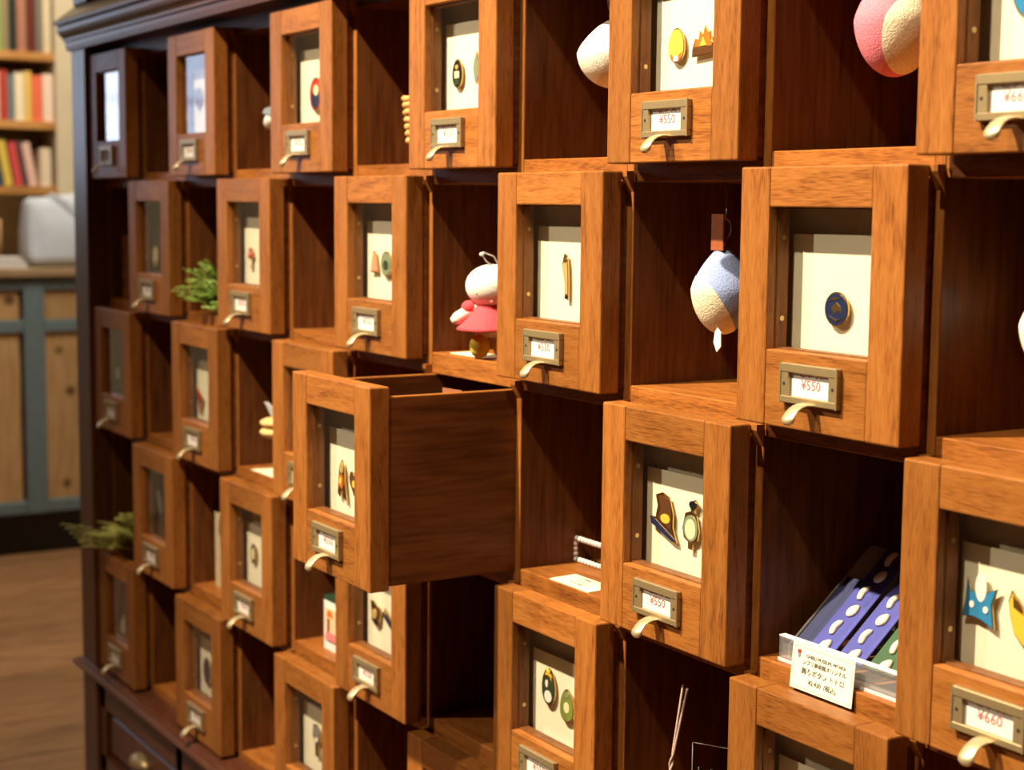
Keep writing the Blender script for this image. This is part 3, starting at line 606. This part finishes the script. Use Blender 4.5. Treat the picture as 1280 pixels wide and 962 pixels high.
MB().tube([(0, 0, 0.022), (0, 0, 0.1398)], 0.001, 6).build('cord', t, mat=plain('straw', lin(200, 150, 84), 0.8))

# wooden tag board in the left cubby of the second row
t = empty('wooden_tally', (0.046, 0.048, shelf_top(1))); tag(t, 'upright reddish wooden tablet with cut notches in the leftmost cubby', 'tablet')
MB().box(-0.022, 0.03, -0.0045, 0.0045, 0, 0.108, 0.001).build('tablet', t, mat=oak('z'))
b = MB()
for k, z in enumerate((0.02, 0.048, 0.076)): b.box(-0.017 + 0.004 * (k % 2), -0.010, -0.0052, -0.0040, z, z + 0.012)
b.build('notches', t, mat=brown_board)

# picture box in the fourth row
t = empty('picture_box', (0.837, 0.0490, shelf_top(3) + 0.0004)); tag(t, 'small white boxed item with a pink and orange picture panel', 'box')
MB().box(-0.0245, 0.0245, -0.002, 0.03, 0, 0.0660, 0.0006).build('carton', t, mat=price_m)
MB().box(-0.0245, 0.0245, -0.0021, 0.0301, 0.0660, 0.0720, 0.0006).build('lid', t, mat=enamel('bottle_green', 40, 66, 50))
for pts, mt in (([(-.016, .018), (.020, .018), (.020, .058), (-.016, .058)], enamel('peach', 240, 200, 160)), ([(-.017, .0155), (.020, .0155), (.020, .026), (-.012, .026)], enamel('rose_panel', 226, 130, 130)), ([(-.010, .026), (-.003, .026), (-.003, .044), (-.010, .044)], enamel('maroon', 120, 44, 40)), ([(-.012, .046), (.008, .046), (.002, .055), (-.008, .055)], orange)):
    MB().prism(pts, -0.0027 - 0.0001 * len(mt.name), -0.0018, 'y').build('printed_panel', t, mat=mt)
t = empty('card_bundle', (0.4290, 0.055, shelf_top(3))); tag(t, 'pale bundle of cards standing half behind a fourth row drawer', 'cards')
for k in range(4): MB().box(-0.022, 0.03, k * 0.004, k * 0.004 + 0.0034, 0, 0.115 - 0.004 * k, 0.0004).build('card', t, mat=plain('pale_card', lin(206, 186, 150), 0.7))

# ferns
leafm = plain('fern_green', lin(132, 162, 66), 0.55, 0, 0.3, 120); leafy = plain('fern_olive', lin(200, 198, 100), 0.55, 0, 0.3, 120); stemm = plain('fern_stem', lin(84, 92, 44), 0.6)
def fern(loc, label, fr_list, mat, seed):
    rn = random.Random(seed); t = empty('fern_plant', loc); tag(t, label, 'plant')
    lf = MB(); sm = MB()
    for (dx, dy, dz, L_) in fr_list:
        pts = []
        for k in range(10):
            s = k / 9; pts.append(Vector((dx * s, dy * s, dz * (1.6 * s - 0.75 * s * s) + 0.002)))
        sm.tube(pts, [0.0011 - 0.0008 * k / 9 for k in range(10)], 5)
        for k in range(1, 10):
            for sd in (-1, 1):
                for q in range(2):
                    c = pts[k] if q == 0 else (pts[k] + pts[k - 1]) / 2
                    tdir = (pts[min(9, k + 1)] - pts[k - 1]).normalized(); sdv = tdir.cross(Vector((0, 0, 1))).normalized() * sd
                    ln_ = L_ * (1.05 - 0.6 * k / 9) * (0.8 + 0.4 * rn.random())
                    d = (sdv + tdir * 0.75 + Vector((0, 0, rn.uniform(-.35, .25)))).normalized(); wv = d.cross(Vector((rn.uniform(-.3, .3), rn.uniform(-.3, .3), 1))).normalized() * ln_ * 0.16
                    up = Vector((0, 0, 0.0006))
                    v = [lf.bm.verts.new(p) for p in (c, c + d * ln_ * .5 + wv, c + d * ln_ - up * 2, c + d * ln_ * .5 - wv)]
                    v2 = lf.bm.verts.new(c + d * ln_ * .5 + up * 2)
                    for a_, b_ in ((0, 1), (1, 2), (2, 3), (3, 0)): lf.bm.faces.new((v[a_], v[b_], v2))
    lf.build('foliage', t, mat=mat); sm.build('stems', t, mat=stemm)
rn = random.Random(11); fl1 = []
for k in range(30):
    a = rn.uniform(-2.9, -0.7); r_ = rn.uniform(0.025, 0.078)
    fl1.append((r_ * math.cos(a) * 1.1 - 0.005, r_ * math.sin(a) * 1.1, rn.uniform(0.006, 0.075) * (1.25 - r_ * 6) + 0.012, 0.017))
fern((0.480, 0.052, shelf_top(1)), 'bright green feathery fern spilling from a cubby in the second row', fl1, leafm, 5)
rn = random.Random(21); fl2 = []
for k in range(22):
    a = rn.uniform(-2.9, -1.0); r_ = rn.uniform(0.025, 0.085)
    fl2.append((r_ * math.cos(a) * 0.9, r_ * math.sin(a) * 1.15, rn.uniform(0.01, 0.06) * (1.2 - r_ * 7) + 0.014, 0.018))
for k in range(6): fl2.append((-0.05 - 0.01 * k, -0.085 - 0.004 * k, 0.006 + 0.007 * k, 0.016))
fern((0.105, 0.045, shelf_top(3)), 'olive green feathery fern spilling from the leftmost cubby of the fourth row', fl2, leafy, 6)

# button strips in the acrylic tray, price sign
tx, tz = 1.7190, shelf_top(2)
t = empty('acrylic_tray', (tx, 0.0365, tz)); tag(t, 'clear acrylic display tray with a thick front lip holding button strips', 'tray')
TW = 0.152
MB().box(0, TW, 0, 0.0105, 0.0, 0.0035, 0.0006).build('tray_foot', t, mat=acryl)
MB().box(0, TW, 0.0005, 0.0045, 0.0036, 0.0205, 0.0008).build('front_lip', t, mat=acryl)
MB().box(0, TW, 0.0003, 0.0075, 0.0206, 0.0222, 0.0006).build('lip_edge', t, mat=acryl_glint)  # added strip carrying the painted highlight of the lip
MB().box(0, TW, -0.0003, 0.0004, 0.0002, 0.0030, 0.0001).build('foot_edge', t, mat=acryl_glint)  # matching painted highlight strip along the foot
sl = math.radians(40)
ckp = [(0.0110, 0.0), (0.0110, 0.012), (0.100, 0.012 + 0.089 * math.tan(sl)), (0.103, 0.012 + 0.089 * math.tan(sl)), (0.103, 0.0)]
for a_ in (0.0, TW - 0.0025): MB().prism(ckp, a_, a_ + 0.0025, 'x').build('side_cheek', t, mat=acryl)
MB().box(0.0026, TW - 0.0026, 0.103, 0.106, 0, 0.086).build('back_wall', t, mat=acryl)
btn = [MB().ball((0, 0, 0), (0.0052, 0.0070, 0.0030), u=12, v=8, fn=lambda q, d: Vector((q.x * (1 - .35 * max(0, d.y)), q.y, max(q.z, -0.001)))), MB().ball((0, 0, 0), (0.0030, 0.0080, 0.0028), u=12, v=8, fn=lambda q, d: Vector((q.x + 0.35 * abs(q.y) * (1 if d.x > 0 else .3), q.y, max(q.z, -0.001))))]
bm_m = [one(b_, plain('button_ivory', lin(236, 222, 200), 0.5, 0, 0.05)) for b_ in btn]
def strip(x0, wd, L_, mat, label, lift, nb, seed):
    # a card strip lying on the slope; buttons are sewn on it
    o = empty('button_strip', (tx + x0 + wd / 2, 0.0480, tz + 0.0125 + lift)); o.rotation_euler = (sl, 0, 0); tag(o, label, 'buttons')
    MB().box(-wd / 2, wd / 2, 0, L_, 0, 0.0014, 0.0003).build('card', o, mat=mat)
    MB().box(-wd / 2 - 0.0006, wd / 2 + 0.0006, -0.001, L_ + 0.001, 0.0058, 0.0061).build('film', o, mat=plast)
    for k in range(nb):
        put('button', bm_m[k % 2], o, ((-0.003 if k % 2 else 0.002), 0.008 + k * 0.0195, 0.0024), (0, 0, -0.35 + 0.3 * (k % 2)))
bl = plain('violet_blue_card', lin(66, 70, 158), 0.6, 0, 0.06, 90); db = plain('deep_blue_card', lin(40, 46, 92), 0.6, 0, 0.06, 90); gr = plain('green_card', lin(44, 82, 50), 0.6, 0, 0.08, 90)
strip(0.0030, 0.0180, 0.082, db, 'dark blue button strip lowest at the left of the tray', -0.003, 0, 1)
strip(0.0225, 0.0285, 0.118, bl, 'left of the two violet blue strips of ivory buttons', 0.0, 6, 2)
strip(0.0565, 0.0285, 0.118, bl, 'right of the two violet blue strips of ivory buttons', 0.0, 6, 3)
strip(0.0905, 0.0300, 0.112, gr, 'green strip of ivory buttons beside the violet blue ones', 0.0, 5, 4)
t = empty('price_sign', (1.7815, 0.0262, H - 3 * Q + 0.0)); tag(t, 'cream price sign with black printing leaning in front of the acrylic tray', 'sign')
t.rotation_euler = (math.radians(-5), 0, 0)
MB().box(-0.0358, 0.0358, 0, 0.0006, 0, 0.0372).build('sign_card', t, mat=plain('sign_card', (0.84, 0.84, 0.70, 1), 0.6, 0, 0.02))
b = MB()
for a in ((-.0335, .0335, .0020, .0023), (-.0335, .0335, .0349, .0352), (-.0335, -.0332, .0020, .0352), (.0332, .0335, .0020, .0352)): b.box(a[0], a[1], -0.0002, 0.0, a[2], a[3])
b.build('border_line', t, mat=enamel('line_green', 120, 140, 130))
MB().prism([(-.0295, .0325), (-.0255, .0325), (-.0255, .0295), (-.0295, .0295)], -0.0003, 0, 'y').build('crest', t, mat=enamel('crest_red', 170, 60, 40))
MB().prism([(-.0292, .0294), (-.0258, .0294), (-.0262, .0268), (-.0275, .0256), (-.0288, .0268)], -0.0003, 0, 'y').build('crest_shield', t, mat=enamel('crest_grey', 130, 140, 130))
for s_, sz, x, z, mt in (('GHIBLI MUSEUM, MITAKA', 0.0040, 0.0035, 0.0288, ink_dark), ('ジブリ美術館オリジナル', 0.0046, 0.0020, 0.0232, ink_dark), ('飾りボタン トトロ', 0.0060, 0.0015, 0.0160, ink_dark), ('¥2,420  (税込)', 0.0054, 0.0015, 0.0082, ink_dark)):
    put('printed_text', text_mesh(s_, sz, mt), t, (x, -0.0003, z), UP)

# wire stems and clear packs in the lower cubby
t = empty('twisted_cord_strap', (1.590, 0.020, shelf_top(3))); tag(t, 'pale twisted double cord standing up against a dark cubby', 'cord')
tw = plain('pale_cord', lin(176, 150, 140), 0.6, 0, 0.2, 500)
A_, B_ = Vector((0.016, -0.020, 0.074)), Vector((0.012, 0.014, 0.158))
for ph in (0, math.pi):
    pts = []
    for k in range(40):
        s = k / 39; c = Vector((0.016, -0.024, 0.0)) .lerp(Vector((0.014, 0.010, 0.158)), s); r_ = 0.0013 + (0.0045 * max(0, (s - 0.62) / 0.38))
        a = ph + min(s, 0.62) * 40; pts.append(c + Vector((math.cos(a), math.sin(a), 0)) * r_)
    MB().tube(pts, 0.0011, 6).build('strand', t, mat=tw)
for k, (x, y, rz_, lab) in enumerate(((1.618, 0.052, 0.5, 'clear film pack of black cords leaning in the cubby, left one'), (1.660, 0.070, -0.2, 'clear film pack of black cords leaning in the cubby, right one'))):
    t = empty('film_pack', (x, y, shelf_top(3))); t.rotation_euler = (0.0, 0, rz_); tag(t, lab, 'pack', 'film packs of black cords')
    MB().box(-0.018, 0.018, -0.004, 0.004, 0, 0.105 - 0.02 * k, 0.0006).build('film', t, mat=plast)
    b = MB()
    for q in range(3): b.tube([(-0.012 + 0.011 * q, 0, 0.004), (-0.010 + 0.009 * q, 0.001, 0.045), (-0.013 + 0.012 * q, 0, 0.082 - 0.02 * k)], 0.0013, 6)
    b.build('black_cord', t, mat=black)
    zt = 0.105 - 0.02 * k
    for a_, b_ in (((-.018, -.004, 0), (-.018, -.004, zt)), ((.018, -.004, 0), (.018, -.004, zt)), ((-.018, -.004, zt), (.018, -.004, zt)), ((-.018, -.004, zt * .45), (.018, -.004, zt * .5))):
        MB().tube([a_, b_], 0.0004, 5).build('film_seam', t, mat=seam_m)
for k, (x, z, lab) in enumerate(((1.672, 0.010, 'grey cord loop lying lower, beside a drawer edge'), (1.676, 0.034, 'grey cord loop standing higher, beside a drawer edge'))):
    n = 22; cz_ = 0.0205
    o = MB().tube([(0.020 * math.cos(2 * math.pi * q / n), 0.002 * k, cz_ + 0.0205 * math.sin(2 * math.pi * q / n)) for q in range(n + 1)], 0.0008, 6, cap=False).build('cord_loop', None, (x - 0.006, 0.038 + 0.010 * k, shelf_top(3) + (0.0006 if k == 0 else 0.040)), mat=plain('grey_cord', lin(140, 130, 124), 0.5))
    tag(o, lab, 'cord')
# folded slip inside the pulled-out drawer
o = MB().prism([(0, 0), (0.034, 0.004), (0.034, 0.0048), (0, 0.0008)], 0, 0.060, 'z').build('paper_slip', None, (P * 6 + 0.10, -0.012, H - 3 * Q + 0.1355), mat=plain('kraft_paper', lin(150, 90, 60), 0.8))
tag(o, 'folded brown paper slip standing inside the pulled out drawer', 'paper')

# ------------------------------------------------------------------ the background along the left wall
bs = empty('counter_cabinet', (-2.5, 0.5, 0)); tag(bs, 'low counter with grey blue frames and knotty pine panels by the left wall', 'counter')
bluep = plain('grey_blue_paint', lin(104, 122, 128), 0.6, 0, 0.08, 40)
pine = wood('pine', axis='z', dark=(0.36, 0.20, 0.085, 1), mid=(0.47, 0.285, 0.125, 1), light=(0.56, 0.36, 0.17, 1), rough=0.6, ring=7, pores=90, bump=0.05, knots=True)
CT = H - 0.457
def bb(name, y0, y1, z0, z1, x0, x1, mat, bev=0.002): return MB().box(x0 + 2.5, x1 + 2.5, y0 - 0.5, y1 - 0.5, z0, z1, bev).build(name, bs, mat=mat)
bb('worktop', -0.30, 1.75, CT - 0.028, CT, -2.99, -2.485, wood('worktop_wood', axis='y', dark=(0.30, 0.19, 0.10, 1), mid=(0.42, 0.29, 0.16, 1), light=(0.52, 0.37, 0.22, 1), rough=0.5, ring=7, pores=90, bump=0.05), 0.003)
bb('case', -0.28, 1.73, 0.14, CT - 0.0285, -2.99, -2.522, mahog('z'))
bb('toe_board', -0.28, 1.73, 0.0, 0.14, -2.97, -2.55, plain('black_paint', (0.012, 0.012, 0.014, 1), 0.35))
YS = [-0.245, 0.154, 0.553, 0.952, 1.351]
for y in YS:
    bb('stile', y, y + 0.067, 0.14, CT - 0.030, -2.5215, -2.498, bluep)
for y in YS[:-1]:
    a, b = y + 0.0675, y + 0.3985
    for z0, z1 in ((CT - 0.069, CT - 0.0295), (H - 0.662, H - 0.6235), (0.1405, 0.180)): bb('rail', a, b, z0, z1, -2.5215, -2.500, bluep)
    bb('drawer_panel', a, b - 0.012, H - 0.623, CT - 0.0695, -2.5215, -2.508, pine)
    bb('door_panel', a, b - 0.012, 0.1805, H - 0.6625, -2.5215, -2.508, pine)
bk = empty('bookcase', (-2.76, 0.3, CT)); tag(bk, 'beige wall bookcase with orange wood shelves above the counter', 'bookcase')
shw = wood('shelf_pine', axis='y', dark=(0.34, 0.15, 0.04, 1), mid=(0.50, 0.24, 0.07, 1), light=(0.60, 0.32, 0.11, 1), rough=0.5, ring=7, pores=90, bump=0.05)
def kb(name, y0, y1, z0, z1, x0, x1, mat): return MB().box(x0 + 2.76, x1 + 2.76, y0 - 0.3, y1 - 0.3, z0 - CT, z1 - CT, 0.001).build(name, bk, mat=mat)
SX0, SX1 = -2.985, -2.745
cr_m = plain('beige_paint', lin(204, 190, 160), 0.7, 0, 0.04, 10)
kb('side_panel', 0.742, 0.83, CT, 2.3, SX0, SX1 + 0.004, cr_m)
kb('side_panel', -0.32, -0.28, CT, 2.3, SX0, SX1 + 0.004, cr_m)
kb('back_board', -0.279, 0.7415, CT + 0.001, 2.3, -2.995, SX0 - 0.0005, plain('back_paint', lin(196, 178, 136), 0.7, 0, 0.04, 10))
S1, S2, S3 = H + 0.245, H + 0.020, H - 0.196
for z in (S1, S2, S3, H + 0.60): kb('shelf_board', -0.279, 0.7415, z - 0.026, z, SX0, SX1, shw)
def book(y, z, th, ht, dp, colr, label, lean=0.0, x=-2.755):
    mt = plain('book_%d_%d_%d' % colr, lin(*colr), 0.5, 0, 0.05, 60)
    o = MB().box(-dp, 0, 0, 0.002, 0, ht).box(-dp, 0, th - 0.002, th, 0, ht).box(-0.003, 0, 0.002, th - 0.002, 0, ht).build('book', None, (x, y, z + 0.0004), mat=mt)
    o.rotation_euler = (lean, 0, 0)
    MB().box(-dp + 0.003, -0.0032, 0.0022, th - 0.0022, 0.003, ht - 0.003).build('pages', o, mat=plain('page_paper', lin(232, 222, 198), 0.8))
    tag(o, label, 'book', 'books in the bookcase on the left wall'); return o
row1 = [(.395, .03, (70, 80, 60), 'moss green'), (.430, .038, (96, 70, 50), 'brown cloth'), (.470, .032, (60, 66, 60), 'charcoal green'), (.505, .040, (160, 160, 110), 'pale olive'), (.547, .026, (150, 170, 100), 'light green'), (.576, .018, (150, 130, 96), 'khaki'), (.597, .022, (34, 44, 36), 'blackish green'), (.622, .030, (168, 116, 90), 'dusty pink'), (.655, .026, (98, 38, 26), 'deep maroon'), (.684, .020, (120, 112, 100), 'stone grey'), (.707, .026, (214, 196, 160), 'cream')]
for k, (y, th, c, n) in enumerate(row1): book(y, S1, th, 0.25 + 0.008 * (k % 3), 0.17, c, f'tall {n} book on the upper shelf of the left bookcase')
row2 = [(.420, .03, (60, 90, 130), 'blue'), (.455, .032, (228, 220, 200), 'cream'), (.490, .026, (90, 60, 50), 'brown'), (.520, .026, (210, 190, 150), 'sand'), (.550, .010, (204, 190, 168), 'thin sand'), (.562, .022, (190, 60, 48), 'red'), (.586, .022, (110, 124, 126), 'slate grey'), (.610, .030, (240, 224, 190), 'ivory'), (.642, .022, (230, 190, 96), 'yellow'), (.666, .034, (232, 112, 76), 'orange red'), (.702, .034, (240, 212, 190), 'pale peach')]
for k, (y, th, c, n) in enumerate(row2): book(y, S2, th, 0.150 + 0.006 * (k % 3), 0.16, c, f'{n} book on the middle shelf of the left bookcase')
row3 = [(.470, .026, (200, 160, 60), 'ochre'), (.505, .028, (120, 150, 90), 'leaf green'), (.540, .024, (52, 82, 112), 'navy blue'), (.572, .026, (218, 188, 80), 'mustard yellow'), (.606, .024, (206, 76, 76), 'crimson'), (.632, .018, (92, 60, 62), 'plum'), (.652, .026, (226, 186, 170), 'pale pink')]
for k, (y, th, c, n) in enumerate(row3): book(y, S3, th, 0.145 + 0.005 * (k % 2), 0.15, c, f'leaning {n} book on the lowest shelf of the left bookcase', lean=0.17)
book(.690, S3, .034, 0.128, 0.15, (226, 206, 176), 'upright cream book at the right end of the lowest shelf')
book(.700, S2 , .02, 0.03, 0.05, (240, 220, 120), 'small yellow notebook standing in front of the middle shelf books', x=-2.746) if False else None
# grey cloth bag on the counter
t = empty('cloth_bag', (-2.63, 0.748, CT)); tag(t, 'large pale grey cloth bag slumped on the counter', 'bag')
b = MB()
def bagfn(q, d):
    s = (q.z + 0.1175) / 0.235
    x = q.x * (1.12 - 0.75 * s * s) + 0.010 * math.sin(9 * q.y * 3 + 5 * s); y = q.y * (1.06 - 0.12 * s) - 0.012 * s
    return Vector((x, y, q.z + 0.010 * math.sin(q.y * 18) * s))
def sup(q, d):
    f = lambda c, e: math.copysign(abs(c) ** e, c)
    return bagfn(Vector((0.085 * f(d.x, .50), 0.150 * f(d.y, .24), 0.1175 * f(d.z, .22))), d)
b.ball((0, 0, 0.1180), 1.0, u=40, v=24, fn=sup)
bagm = plain('grey_canvas', lin(184, 190, 202), 0.8, 0, 0.07, 14, 0.3)
b.build('bag_body', t, mat=bagm)
MB().tube([(0.030, -0.075, 0.236), (0.048, -0.045, 0.225), (0.072, 0.000, 0.190), (0.084, 0.045, 0.160), (0.074, 0.080, 0.190), (0.034, 0.100, 0.236)], 0.005, 8).build('handle', t, mat=bagm)
t = empty('paper_stack', (-2.545, 0.487, CT)); tag(t, 'white stack of flat paper bags at the left end of the counter', 'paper')
for k in range(6): MB().box(-0.045 + 0.003 * (k % 2), 0.045, -0.12, 0.085 - 0.004 * k, k * 0.006, k * 0.006 + 0.0052, 0.001).build('sheet_pack', t, mat=price_m)
t = empty('peg_stand', (-2.70, 0.535, CT)); tag(t, 'small upright wooden peg stand behind the white paper stack', 'stand')
MB().box(-0.025, 0.025, -0.025, 0.025, 0, 0.008, 0.001).build('foot', t, mat=pine)
MB().tube([(0, 0, 0.008), (0, 0, 0.155)], 0.006, 8).build('peg', t, mat=pine)
